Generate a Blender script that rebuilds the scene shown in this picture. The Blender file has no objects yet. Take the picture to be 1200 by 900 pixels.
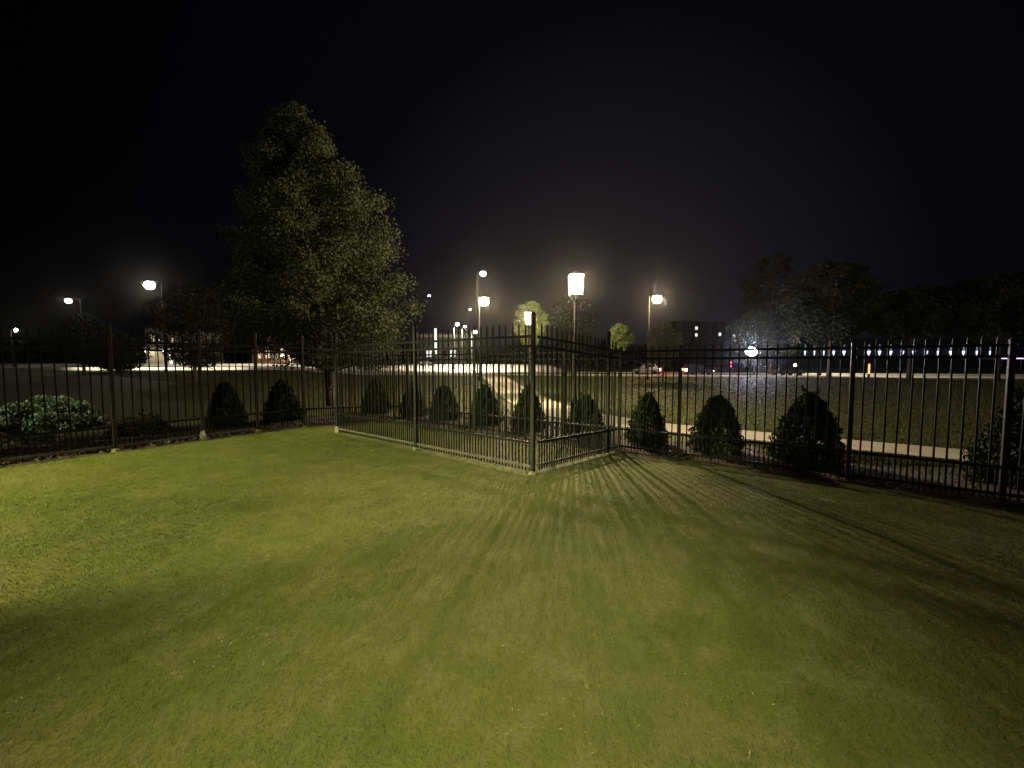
import bpy, bmesh, math, random
import numpy as np
from mathutils import Vector, Matrix

random.seed(7)
RNG = np.random.default_rng(11)
S = bpy.context.scene
COL = S.collection
rad = math.radians

# ------------------------------------------------------------------ camera
CAM_Z = 1.5
PITCH = rad(-3.18)
cam_data = bpy.data.cameras.new("camera")
cam = bpy.data.objects.new("camera", cam_data)
COL.objects.link(cam)
cam.location = (0, 0, CAM_Z)
cam.rotation_euler = (rad(90) + PITCH, 0, 0)
cam_data.sensor_width = 36
cam_data.lens = 13.5
cam_data.clip_start = 0.05
cam_data.clip_end = 3000
S.camera = cam

# ------------------------------------------------------------------ night sky: city glow low over the far side
W = bpy.data.worlds.new("World")
S.world = W
W.use_nodes = True
nt = W.node_tree
nt.nodes.clear()
wout = nt.nodes.new("ShaderNodeOutputWorld")
bg = nt.nodes.new("ShaderNodeBackground")
tc = nt.nodes.new("ShaderNodeTexCoord")
dot = nt.nodes.new("ShaderNodeVectorMath"); dot.operation = 'DOT_PRODUCT'
dot.inputs[1].default_value = Vector((0.20, 0.97, 0.08)).normalized()
ramp = nt.nodes.new("ShaderNodeValToRGB")
cr = ramp.color_ramp
cr.elements[0].position = 0.45; cr.elements[0].color = (0.0003, 0.0003, 0.0005, 1)
cr.elements[1].position = 1.0; cr.elements[1].color = (0.0135, 0.0118, 0.0150, 1)
e = cr.elements.new(0.80); e.color = (0.0016, 0.0015, 0.0030, 1)
e = cr.elements.new(0.92); e.color = (0.0064, 0.0058, 0.0082, 1)
nt.links.new(tc.outputs['Generated'], dot.inputs[0])
nt.links.new(dot.outputs['Value'], ramp.inputs[0])
nt.links.new(ramp.outputs[0], bg.inputs[0])
bg.inputs[1].default_value = 1.0
nt.links.new(bg.outputs[0], wout.inputs[0])

S.view_settings.view_transform = 'Standard'
S.view_settings.look = 'None'
S.view_settings.exposure = 0.0
S.view_settings.gamma = 1.0
S.cycles.max_bounces = 5
S.cycles.diffuse_bounces = 2
S.cycles.sample_clamp_indirect = 3.0
S.cycles.use_denoising = True

# ------------------------------------------------------------------ lamps of the house behind the photographer, and added fill spots
def aim(o, target):
    d = Vector(target) - o.location
    o.rotation_euler = d.to_track_quat('-Z', 'Y').to_euler()

def spot(name, loc, target, watts, size, blend, color, radius):
    l = bpy.data.lights.new(name, 'SPOT')
    l.energy = watts; l.spot_size = rad(size); l.spot_blend = blend
    l.color = color; l.shadow_soft_size = radius
    o = bpy.data.objects.new(name, l); COL.objects.link(o)
    o.location = loc; aim(o, target)
    return o

spot("yard_floodlight", (-11.5, -0.7, 3.85), (-4.9, 4.45, 0), 14500, 38, 0.40, (0.98, 0.95, 0.38), 0.12)
spot("porch_light", (-0.4, -2.2, 5.0), (-0.25, 2.65, 0.0), 3050, 48, 1.0, (1.0, 0.93, 0.52), 0.3)
spot("lawn_fill", (-3.0, -2.2, 3.6), (-1.2, 1.4, 0.0), 420, 96, 1.0, (1.0, 0.90, 0.46), 0.3)  # added fill that lifts the dark near-left lawn
spot("side_house_light", (-15.0, -3.0, 5.0), (-7.6, 15.0, 7.6), 1150, 40, 0.6, (1.0, 0.97, 0.76), 0.2)
spot("shrub_fill", (-13.5, 0.5, 4.2), (-9.0, 7.0, 0.75), 3000, 16, 0.6, (1.0, 0.98, 0.80), 0.15)  # added narrow spot that brightens the pale shrub

# ------------------------------------------------------------------ helpers
def at(px, py, Y):
    """photo pixel (1200 x 900) at depth Y -> world point"""
    a = (px - 600) / 450; b = (450 - py) / 450
    c, s = math.cos(PITCH), math.sin(PITCH)
    d = Vector((a, c - b * s, s + b * c))
    return Vector((0, 0, CAM_Z)) + d * (Y / d.y)

def sstep(x, a, b):
    t = min(1.0, max(0.0, (x - a) / (b - a)))
    return t * t * (3 - 2 * t)

NX, NY = 0.5735, 0.8192
def gz(x, y):
    n = NX * x + NY * y
    zc = float(np.interp(n, [4.4, 7, 8, 11, 30, 60, 400], [0, -.15, -.2, -.35, -.45, -.5, -.5]))
    if y < 8: return zc
    zc += float(np.interp(y, [80, 136, 400], [0, 1.5, 1.5])) * sstep(x, -95, -60) * (1 - sstep(x, 30, 60))
    w = (1 - sstep(x / max(y, 1), -.62, -.36)) * sstep(y, 9, 22)
    zl = float(np.interp(y, [12, 45, 60, 76, 400], [-.05, .12, .40, .9, 1.0]))
    return zc * (1 - w) + zl * w

def tag(o, label=None, cat=None, group=None, kind=None):
    if label: o['label'] = label
    if cat: o['category'] = cat
    if group: o['group'] = group
    if kind: o['kind'] = kind
    return o

def empty(name, loc=(0, 0, 0), rz=0.0, label=None, cat=None, group=None):
    o = bpy.data.objects.new(name, None); COL.objects.link(o)
    o.location = loc; o.rotation_euler = (0, 0, rz); o.empty_display_size = .2
    return tag(o, label, cat, group)

def link_mesh(name, me, mat, parent=None, loc=None, rz=None):
    o = bpy.data.objects.new(name, me); COL.objects.link(o)
    if mat is not None and not me.materials: me.materials.append(mat)
    if parent is not None: o.parent = parent
    if loc is not None: o.location = loc
    if rz is not None: o.rotation_euler = (0, 0, rz)
    return o

def obj(name, bm, mat, parent=None, smooth=False, loc=None):
    me = bpy.data.meshes.new(name)
    bm.normal_update()
    bm.to_mesh(me); bm.free()
    if smooth:
        for p in me.polygons: p.use_smooth = True
    return link_mesh(name, me, mat, parent, loc)

def copy_tree(o, parent=None):
    c = o.copy(); COL.objects.link(c)
    if parent is not None: c.parent = parent
    for ch in list(o.children): copy_tree(ch, c)
    return c

def box(bm, c, s, rz=0.0, bevel=0.0, taper=1.0):
    r = bmesh.ops.create_cube(bm, size=1.0)
    vs = r['verts']
    for v in vs:
        k = taper if v.co.z > 0 else 1.0
        v.co = Vector((v.co.x * s[0] * k, v.co.y * s[1] * k, v.co.z * s[2]))
    if rz: bmesh.ops.rotate(bm, verts=vs, cent=(0, 0, 0), matrix=Matrix.Rotation(rz, 3, 'Z'))
    bmesh.ops.translate(bm, verts=vs, vec=c)
    if bevel:
        es = list({e for v in vs for e in v.link_edges})
        bmesh.ops.bevel(bm, geom=es, offset=bevel, segments=1, affect='EDGES')
    return vs

def tube(bm, pts, radii, seg=8, cap=True):
    rings = []
    for i, p in enumerate(pts):
        p = Vector(p)
        t = (Vector(pts[min(i + 1, len(pts) - 1)]) - Vector(pts[max(i - 1, 0)])).normalized()
        ref = Vector((0, 0, 1)) if abs(t.z) < .9 else Vector((1, 0, 0))
        u = t.cross(ref).normalized(); v = t.cross(u).normalized()
        rings.append([bm.verts.new(p + (u * math.cos(2 * math.pi * k / seg) + v * math.sin(2 * math.pi * k / seg)) * radii[i]) for k in range(seg)])
    for a, b in zip(rings[:-1], rings[1:]):
        for k in range(seg):
            bm.faces.new((a[k], a[(k + 1) % seg], b[(k + 1) % seg], b[k]))
    if cap:
        bm.faces.new(rings[0][::-1]); bm.faces.new(rings[-1])

def lathe(bm, prof, seg=12):
    tube(bm, [(0, 0, z) for r, z in prof], [max(r, .001) for r, z in prof], seg)

def quick_mesh(name, verts, faces_k, tint=None):
    """verts (N*k,3): N separate faces of k corners each"""
    n = len(verts) // faces_k
    me = bpy.data.meshes.new(name)
    me.vertices.add(len(verts)); me.vertices.foreach_set('co', verts.astype(np.float32).ravel())
    me.loops.add(len(verts)); me.loops.foreach_set('vertex_index', np.arange(len(verts), dtype=np.int32))
    me.polygons.add(n); me.polygons.foreach_set('loop_start', np.arange(0, len(verts), faces_k, dtype=np.int32))
    if tint is not None:
        a = me.attributes.new('tint', 'FLOAT', 'FACE'); a.data.foreach_set('value', tint.astype(np.float32))
    me.update(calc_edges=True)
    return me

def leaves(centers, size, rng, aspect=.6, outward=None, droop=0.0):
    """kite-shaped leaves, one quad each"""
    n = len(centers)
    d = rng.normal(size=(n, 3))
    if outward is not None: d += outward
    d[:, 2] -= droop
    d /= np.linalg.norm(d, axis=1, keepdims=True)
    r = rng.normal(size=(n, 3))
    s = np.cross(d, r); s /= np.linalg.norm(s, axis=1, keepdims=True) + 1e-9
    nrm = np.cross(d, s)
    L = (size * rng.uniform(.6, 1.3, n))[:, None]
    c = centers
    v = np.empty((n, 4, 3))
    v[:, 0] = c - d * L * .5
    v[:, 1] = c + s * L * aspect * .5 + nrm * L * .06
    v[:, 2] = c + d * L * .5
    v[:, 3] = c - s * L * aspect * .5 + nrm * L * .06
    return v.reshape(-1, 3)

# ------------------------------------------------------------------ materials
def mat(name, color, rough=.6, metal=0.0, emit=None, strength=0.0, var=None, vscale=8.0, bump=0.0, bscale=60.0, tint=None, spec=.5):
    m = bpy.data.materials.new(name); m.use_nodes = True
    t = m.node_tree; b = t.nodes['Principled BSDF']
    b.inputs['Roughness'].default_value = rough
    b.inputs['Metallic'].default_value = metal
    b.inputs['Specular IOR Level'].default_value = spec
    b.inputs['Base Color'].default_value = (*color, 1)
    src = None
    if var is not None or bump:
        co = t.nodes.new('ShaderNodeTexCoord')
    if var is not None:
        nz = t.nodes.new('ShaderNodeTexNoise'); nz.inputs['Scale'].default_value = vscale; nz.inputs['Detail'].default_value = 5
        t.links.new(co.outputs['Object'], nz.inputs['Vector'])
        rp = t.nodes.new('ShaderNodeValToRGB')
        rp.color_ramp.elements[0].position = .32; rp.color_ramp.elements[0].color = (*color, 1)
        rp.color_ramp.elements[1].position = .68; rp.color_ramp.elements[1].color = (*var, 1)
        t.links.new(nz.outputs['Fac'], rp.inputs[0]); src = rp.outputs[0]
    if tint is not None:
        at_ = t.nodes.new('ShaderNodeAttribute'); at_.attribute_name = 'tint'
        mx = t.nodes.new('ShaderNodeMix'); mx.data_type = 'RGBA'
        if src is not None: t.links.new(src, mx.inputs[6])
        else: mx.inputs[6].default_value = (*color, 1)
        mx.inputs[7].default_value = (*tint, 1)
        t.links.new(at_.outputs['Fac'], mx.inputs[0]); src = mx.outputs[2]
    if src is not None: t.links.new(src, b.inputs['Base Color'])
    if bump:
        nb = t.nodes.new('ShaderNodeTexNoise'); nb.inputs['Scale'].default_value = bscale; nb.inputs['Detail'].default_value = 6
        t.links.new(co.outputs['Object'], nb.inputs['Vector'])
        bp = t.nodes.new('ShaderNodeBump'); bp.inputs['Strength'].default_value = bump; bp.inputs['Distance'].default_value = .02
        t.links.new(nb.outputs['Fac'], bp.inputs['Height']); t.links.new(bp.outputs[0], b.inputs['Normal'])
    if emit is not None:
        b.inputs['Emission Color'].default_value = (*emit, 1)
        b.inputs['Emission Strength'].default_value = strength
    return m

def glow(name, color, strength):
    return mat(name, (.3, .3, .3), .5, emit=color, strength=strength)

M = {}
M['fence'] = mat('black_painted_metal', (.0042, .0046, .0056), .5, .0, var=(.0085, .0085, .0095), vscale=14, bump=.08, bscale=90, spec=.10)
M['post'] = mat('weathered_post_paint', (.009, .0093, .0105), .5, var=(.017, .017, .018), vscale=10, bump=.1, bscale=70, spec=.2)
M['lit_rail'] = mat('lit_rail_metal', (.024, .023, .021), .7, var=(.075, .070, .058), vscale=9)  # bottom-rail metal made paler; the light catching it is put into the colour
M['footing'] = mat('pale_mortar', (.21, .19, .145), .9, var=(.12, .11, .085), vscale=22, bump=.4, bscale=50)
M['concrete'] = mat('concrete_walk', (.46, .41, .34), .85, var=(.36, .32, .265), vscale=1.6, bump=.15, bscale=40)
M['asphalt'] = mat('asphalt', (.24, .225, .19), .85, var=(.30, .28, .24), vscale=.6, bump=.2, bscale=30)
M['kerb'] = mat('pale_kerb', (.70, .67, .60), .8, var=(.58, .55, .49), vscale=2)
M['paint'] = mat('road_paint', (.6, .6, .55), .7, var=(.45, .45, .4), vscale=6)
M['mulch'] = mat('mulch', (.026, .018, .013), .95, var=(.055, .038, .027), vscale=30, bump=.8, bscale=45)
M['chips'] = mat('mulch_chips', (.035, .022, .014), .9, tint=(.11, .078, .052))
M['bark'] = mat('bark', (.055, .044, .034), .9, var=(.11, .092, .070), vscale=6, bump=.8, bscale=25)
M['maple'] = mat('maple_leaves', (.050, .064, .028), .8, var=(.064, .078, .032), vscale=.8, tint=(.075, .086, .042), spec=.12)
M['leafy'] = mat('young_tree_leaves', (.055, .085, .020), .5, tint=(.12, .15, .04), spec=.4)
M['dark_leaf'] = mat('dark_tree_leaves', (.020, .025, .012), .8, tint=(.040, .042, .020), spec=.1)
M['conifer'] = mat('arborvitae_needles', (.014, .028, .011), .7, tint=(.034, .054, .020), spec=.3)
M['shrub'] = mat('pale_shrub_leaves', (.085, .13, .050), .5, tint=(.20, .26, .12), spec=.4)
M['steel'] = mat('dark_steel', (.012, .012, .012), .6, .1)
M['galv'] = mat('grey_steel', (.007, .007, .007), .8, .0, spec=.1)
def pane_glow(name, color, strength):
    m = bpy.data.materials.new(name); m.use_nodes = True
    t = m.node_tree; t.nodes.clear()
    o = t.nodes.new('ShaderNodeOutputMaterial'); ad = t.nodes.new('ShaderNodeAddShader')
    tr = t.nodes.new('ShaderNodeBsdfTransparent'); em = t.nodes.new('ShaderNodeEmission')
    tr.inputs[0].default_value = (.9, .9, .9, 1)
    em.inputs[0].default_value = (*color, 1); em.inputs[1].default_value = strength
    t.links.new(tr.outputs[0], ad.inputs[0]); t.links.new(em.outputs[0], ad.inputs[1]); t.links.new(ad.outputs[0], o.inputs[0])
    return m
M['lantern_glass'] = pane_glow('lantern_glass', (1.0, .82, .50), 9)
M['warm_lens'] = glow('warm_lens', (1.0, .78, .45), 1500)
M['warm_lens_b'] = glow('warm_globe_lens', (1.0, .78, .45), 820)
M['white_lens'] = glow('white_lens', (1.0, .88, .68), 620)
M['lot_lens'] = glow('lot_lens', (1.0, .86, .64), 500)
M['far_lens'] = glow('far_lens', (1.0, .90, .75), 120)
M['led'] = glow('led_lens', (.70, .72, 1.0), 330)
M['sconce'] = glow('sconce_wash', (.62, .74, 1.0), 2.2)
M['sconce_up'] = glow('sconce_up_wash', (.62, .70, 1.0), .5)
M['brick'] = mat('brick_wall', (.17, .085, .06), .9, var=(.12, .06, .045), vscale=3)
M['stucco'] = mat('pale_stucco', (.34, .31, .26), .9, var=(.27, .25, .21), vscale=1)
M['navy'] = mat('blue_grey_panel', (.025, .030, .055), .8, var=(.02, .024, .042), vscale=.5)
M['dark_wall'] = mat('dark_stone', (.030, .032, .045), .9, var=(.022, .024, .034), vscale=.5)
M['block_brick'] = mat('dark_brick_panel', (.075, .035, .028), .9, var=(.055, .028, .022), vscale=.6)
M['roof'] = mat('dark_roof', (.045, .042, .04), .9, var=(.06, .056, .052), vscale=1)
M['glass'] = mat('dark_glass', (.015, .017, .02), .08)
M['lit_warm'] = glow('lit_window', (1.0, .78, .46), .8)
M['lit_white'] = glow('lit_white_window', (.95, .97, 1.0), 1.2)
M['porch'] = glow('porch_bulb', (1.0, .88, .62), 160)
M['purple'] = glow('purple_strip', (.62, .50, 1.0), 2.2)
M['white_paint'] = mat('white_car_paint', (.72, .72, .70), .3)
M['black_paint'] = mat('black_car_paint', (.02, .021, .024), .25)
M['grey_paint'] = mat('grey_car_paint', (.13, .13, .14), .3, .3)
M['rubber'] = mat('tyre_rubber', (.02, .02, .02), .9)
M['tail'] = glow('tail_lens', (1.0, .03, .06), 220)
M['amber'] = glow('amber_lens', (1.0, .50, .14), 45)
M['red_signal'] = glow('red_signal', (1.0, .05, .07), 14)
M['orange'] = glow('orange_bollard_lens', (1.0, .50, .16), 1.6)

# grass ground material: mottled turf with drier thatch patches
def grass_mat(name, tint=False, k=1.0):
    m = bpy.data.materials.new(name); m.use_nodes = True
    t = m.node_tree; b = t.nodes['Principled BSDF']
    b.inputs['Roughness'].default_value = .75; b.inputs['Specular IOR Level'].default_value = .25
    co = t.nodes.new('ShaderNodeTexCoord')
    def noise(sc, det=6, dist=0.0, rough=.6):
        n = t.nodes.new('ShaderNodeTexNoise'); n.inputs['Scale'].default_value = sc
        n.inputs['Detail'].default_value = det; n.inputs['Distortion'].default_value = dist; n.inputs['Roughness'].default_value = rough
        t.links.new(co.outputs['Object'], n.inputs['Vector']); return n.outputs['Fac']
    def rampn(f, p0, c0, p1, c1):
        r = t.nodes.new('ShaderNodeValToRGB'); r.color_ramp.elements[0].position = p0; r.color_ramp.elements[0].color = c0
        r.color_ramp.elements[1].position = p1; r.color_ramp.elements[1].color = c1
        t.links.new(f, r.inputs[0]); return r.outputs[0]
    def mix(f, a, c):
        x = t.nodes.new('ShaderNodeMix'); x.data_type = 'RGBA'
        t.links.new(f, x.inputs[0])
        (t.links.new(a, x.inputs[6]) if not isinstance(a, tuple) else setattr(x.inputs[6], 'default_value', a))
        (t.links.new(c, x.inputs[7]) if not isinstance(c, tuple) else setattr(x.inputs[7], 'default_value', c))
        return x.outputs[2]
    base = rampn(noise(1.3, 5, .6), .35, (.066, .084, .009, 1), .68, (.098, .111, .015, 1))
    base = mix(rampn(noise(.7, 4, .4), .42, (0, 0, 0, 1), .66, (.7, .7, .7, 1)), base, (.120, .122, .034, 1))
    patch = rampn(noise(3.2, 9, .3, .74), .48, (0, 0, 0, 1), .80, (1, 1, 1, 1))
    c = mix(patch, base, (.175, .17, .075, 1))
    fine = rampn(noise(38, 4, .3), .35, (.0, .0, .0, 1), .75, (.55, .55, .55, 1))
    c = mix(fine, c, (.050, .060, .016, 1))
    if tint:
        a = t.nodes.new('ShaderNodeAttribute'); a.attribute_name = 'tint'
        c = mix(a.outputs['Fac'], c, (.165, .170, .060, 1))
    if k != 1.0:
        hs = t.nodes.new('ShaderNodeHueSaturation'); hs.inputs['Value'].default_value = k
        t.links.new(c, hs.inputs['Color']); c = hs.outputs[0]
    t.links.new(c, b.inputs['Base Color'])
    bp = t.nodes.new('ShaderNodeBump'); bp.inputs['Strength'].default_value = .5; bp.inputs['Distance'].default_value = .03
    t.links.new(noise(55, 5, .2), bp.inputs['Height'])
    t.links.new(bp.outputs[0], b.inputs['Normal'])
    return m
M['grass'] = grass_mat('turf')
M['field'] = grass_mat('rough_field_turf', False, .55)
M['field_blade'] = grass_mat('rough_field_blades', True, .5)
M['blade'] = grass_mat('turf_blades', True)

# ------------------------------------------------------------------ ground, beds, walks and road
def build_ground():
    bm = bmesh.new()
    radii = [0.0] + list(np.geomspace(.6, 1500, 90))
    seg = 160
    prev = None
    cv = bm.verts.new((0, 0, gz(0, 0)))
    for r in radii[1:]:
        ring = []
        for k in range(seg):
            a = 2 * math.pi * k / seg
            x, y = r * math.cos(a), r * math.sin(a)
            ring.append(bm.verts.new((x, y, gz(x, y) if r < 400 else (-.5 if y < 0 else gz(x * 400 / r, y * 400 / r)))))
        for k in range(seg):
            if prev is None: bm.faces.new((cv, ring[k], ring[(k + 1) % seg]))
            else: bm.faces.new((prev[k], ring[k], ring[(k + 1) % seg], prev[(k + 1) % seg]))
        prev = ring
    g = tag(obj('ground', bm, M['grass'], smooth=True), kind='structure')
    g.data.materials.append(M['field'])
    for p in g.data.polygons:
        c = p.center
        if c.y > 0 and (NX * c.x + NY * c.y > 7.9 or c.y > 16.6 + 1.374 * c.x): p.material_index = 1
build_ground()

def resample(pts, step):
    out = []
    for a, b in zip(pts[:-1], pts[1:]):
        n = max(1, int(math.hypot(b[0] - a[0], b[1] - a[1]) / step))
        for i in range(n):
            t = i / n
            out.append(tuple(a[j] + (b[j] - a[j]) * t for j in range(len(a))))
    out.append(tuple(pts[-1]))
    return out

def smooth_pts(pts, it=2):
    for _ in range(it):
        q = [pts[0]]
        for a, b in zip(pts[:-1], pts[1:]):
            q.append(tuple(a[j] * .75 + b[j] * .25 for j in range(len(a))))
            q.append(tuple(a[j] * .25 + b[j] * .75 for j in range(len(a))))
        q.append(pts[-1]); pts = q
    return pts

def strip(name, pts, dz, material, thick=.06, across=4, step=1.0):
    """pts: (x, y, width) centre line laid over the terrain"""
    pts = resample(pts, step)
    bm = bmesh.new(); rows = []
    for i, p in enumerate(pts):
        a, b = pts[max(0, i - 1)], pts[min(len(pts) - 1, i + 1)]
        t = Vector((b[0] - a[0], b[1] - a[1])).normalized(); s = Vector((-t.y, t.x))
        row = []
        for k in range(across + 1):
            f = (k / across - .5) * p[2]
            x, y = p[0] + s.x * f, p[1] + s.y * f
            row.append(bm.verts.new((x, y, gz(x, y) + dz)))
        lo1 = bm.verts.new(row[0].co - Vector((0, 0, thick + .1))); lo2 = bm.verts.new(row[-1].co - Vector((0, 0, thick + .1)))
        rows.append([lo1] + row + [lo2])
    for r0, r1 in zip(rows[:-1], rows[1:]):
        for k in range(len(r0) - 1): bm.faces.new((r0[k], r0[k + 1], r1[k + 1], r1[k]))
    bmesh.ops.recalc_face_normals(bm, faces=bm.faces)
    return tag(obj(name, bm, material), kind='structure')

walk = smooth_pts([(-3.9, 66, 3.4), (-1.7, 45, 3.0), (-.4, 31, 2.5), (.5, 21, 2.3), (1.5, 14.6, 2.1), (3.4, 11.3, 1.7), (5.8, 9.6, 1.5), (9.3, 7.15, 1.5), (14, 3.9, 1.5), (22, -1.5, 1.5)])
# a concrete walk in separate slabs with open joints
def slabs():
    pts = resample(walk, .25)
    acc, start = 0.0, 0
    root = None
    sections = []
    for i in range(1, len(pts)):
        acc += math.hypot(pts[i][0] - pts[i - 1][0], pts[i][1] - pts[i - 1][1])
        if acc > (1.55 if pts[i][1] < 20 else 6.0):
            sections.append(pts[start:i + 1]); start = i; acc = 0
    sections.append(pts[start:])
    base = strip('path', walk, .012, M['mulch'])
    for sec in sections:
        if len(sec) < 3: continue
        # shrink the ends by the joint
        bm = bmesh.new(); rows = []
        for i, p in enumerate(sec):
            a, b = sec[max(0, i - 1)], sec[min(len(sec) - 1, i + 1)]
            t = Vector((b[0] - a[0], b[1] - a[1])).normalized(); s = Vector((-t.y, t.x))
            sh = .008 if i == 0 else (-.008 if i == len(sec) - 1 else 0)
            row = []
            for f in (-.5, 0, .5):
                x = p[0] + s.x * f * p[2] + t.x * sh; y = p[1] + s.y * f * p[2] + t.y * sh
                row.append(bm.verts.new((x, y, gz(x, y) + .04)))
            rows.append([bm.verts.new(row[0].co - Vector((0, 0, .1)))] + row + [bm.verts.new(row[-1].co - Vector((0, 0, .1)))])
        for r0, r1 in zip(rows[:-1], rows[1:]):
            for k in range(4): bm.faces.new((r0[k], r0[k + 1], r1[k + 1], r1[k]))
        bm.faces.new(rows[0]); bm.faces.new(rows[-1][::-1])
        bmesh.ops.recalc_face_normals(bm, faces=bm.faces)
        obj('slab', bm, M['concrete'], base)
slabs()

road_c = smooth_pts([(-150, 69, 13), (-80, 68, 13), (-45, 69, 13), (-20, 72, 15), (0, 71, 16), (25, 66, 15), (51, 60, 14), (90, 50, 14), (150, 33, 14)], 1)
strip('road', road_c, .02, M['asphalt'], across=6, step=4)
def side_line(off):
    out = []
    for i, p in enumerate(road_c):
        a, b = road_c[max(0, i - 1)], road_c[min(len(road_c) - 1, i + 1)]
        t = Vector((b[0] - a[0], b[1] - a[1])).normalized(); s = Vector((-t.y, t.x))
        d = off(p[2])
        out.append((p[0] + s.x * d, p[1] + s.y * d))
    return out
near_edge = side_line(lambda w: -w / 2 - .15)
far_edge = side_line(lambda w: w / 2 + .15)
strip('kerb', [(x, y, .3) for x, y in near_edge], .16, M['kerb'], across=1, step=4)
strip('kerb', [(x, y, .3) for x, y in far_edge], .16, M['kerb'], across=1, step=4)
strip('pavement', [(x, y, 3.0) for x, y in side_line(lambda w: -w / 2 - 1.85)], .11, M['concrete'], across=2, step=4)
strip('pavement', [(x, y, 3.0) for x, y in side_line(lambda w: w / 2 + 1.85)], .11, M['concrete'], across=2, step=4)
strip('parking_lot', [(-52, 107, 50), (12, 107, 50)], .016, M['concrete'], across=12, step=4)

# low pale retaining walls on both sides of the road at the left
def low_wall(label, pts, h):
    pts = resample(pts, 5)
    root = empty('low_wall', (pts[0][0], pts[0][1], gz(*pts[0])), 0, label, 'wall')
    o = Vector((pts[0][0], pts[0][1], gz(*pts[0])))
    for a, b_ in zip(pts[:-1], pts[1:]):
        bm = bmesh.new(); L = math.hypot(b_[0] - a[0], b_[1] - a[1])
        vs = box(bm, (0, 0, 0), (L - .03, .3, h + .4), math.atan2(b_[1] - a[1], b_[0] - a[0]), bevel=.02)
        bmesh.ops.translate(bm, verts=bm.verts, vec=Vector(((a[0] + b_[0]) / 2, (a[1] + b_[1]) / 2, (gz(*a) + gz(*b_)) / 2 + h / 2 - .2)) - o)
        obj('block', bm, M['kerb'], root)
low_wall('low pale wall along the near side of the road at left', [(-96, 58.5), (-62, 58.5), (-34, 60)], .42)
low_wall('low pale wall along the far side of the road at left', [(-112, 80), (-70, 80), (-44, 81)], .40)

# ------------------------------------------------------------------ fences
PICK = .119
def spear_mesh(name, h, w, tip):
    bm = bmesh.new()
    box(bm, (0, 0, h / 2), (w, w, h))
    if tip:
        r = bmesh.ops.create_cone(bm, cap_ends=True, segments=4, radius1=w * .95, radius2=0.001, depth=.07)
        bmesh.ops.rotate(bm, verts=r['verts'], cent=(0, 0, 0), matrix=Matrix.Rotation(math.pi / 4, 3, 'Z'))
        bmesh.ops.translate(bm, verts=r['verts'], vec=(0, 0, h + .032))
    me = bpy.data.meshes.new(name); bm.to_mesh(me); bm.free(); me.materials.append(M['fence'])
    return me
PM = spear_mesh('picket', 1.95, .017, True)
PL = spear_mesh('picket', 1.86, .017, True)
SM = spear_mesh('short_picket', .42, .014, False)
bmp = bmesh.new(); box(bmp, (0, 0, 1.03), (.052, .052, 2.20), bevel=.003)
POSTM = bpy.data.meshes.new('post'); bmp.to_mesh(POSTM); bmp.free(); POSTM.materials.append(M['post'])
bmp = bmesh.new(); box(bmp, (0, 0, .915), (.052, .052, 1.97), bevel=.003)
POSTL = bpy.data.meshes.new('post'); bmp.to_mesh(POSTL); bmp.free(); POSTL.materials.append(M['post'])
bmp = bmesh.new(); box(bmp, (0, 0, .008), (.060, .060, .016)); box(bmp, (0, 0, .03), (.053, .053, .026), taper=.3)
CAPM = bpy.data.meshes.new('cap'); bmp.to_mesh(CAPM); bmp.free(); CAPM.materials.append(M['fence'])

def footing(parent, h, seed):
    r = random.Random(seed)
    bm = bmesh.new()
    bmesh.ops.create_icosphere(bm, subdivisions=2, radius=1)
    for v in bm.verts:
        k = 1 + r.uniform(-.16, .16)
        v.co = Vector((v.co.x * .062 * k, v.co.y * .062 * k, v.co.z * h * k))
    return obj('footing', bm, M['footing'], parent)

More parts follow.
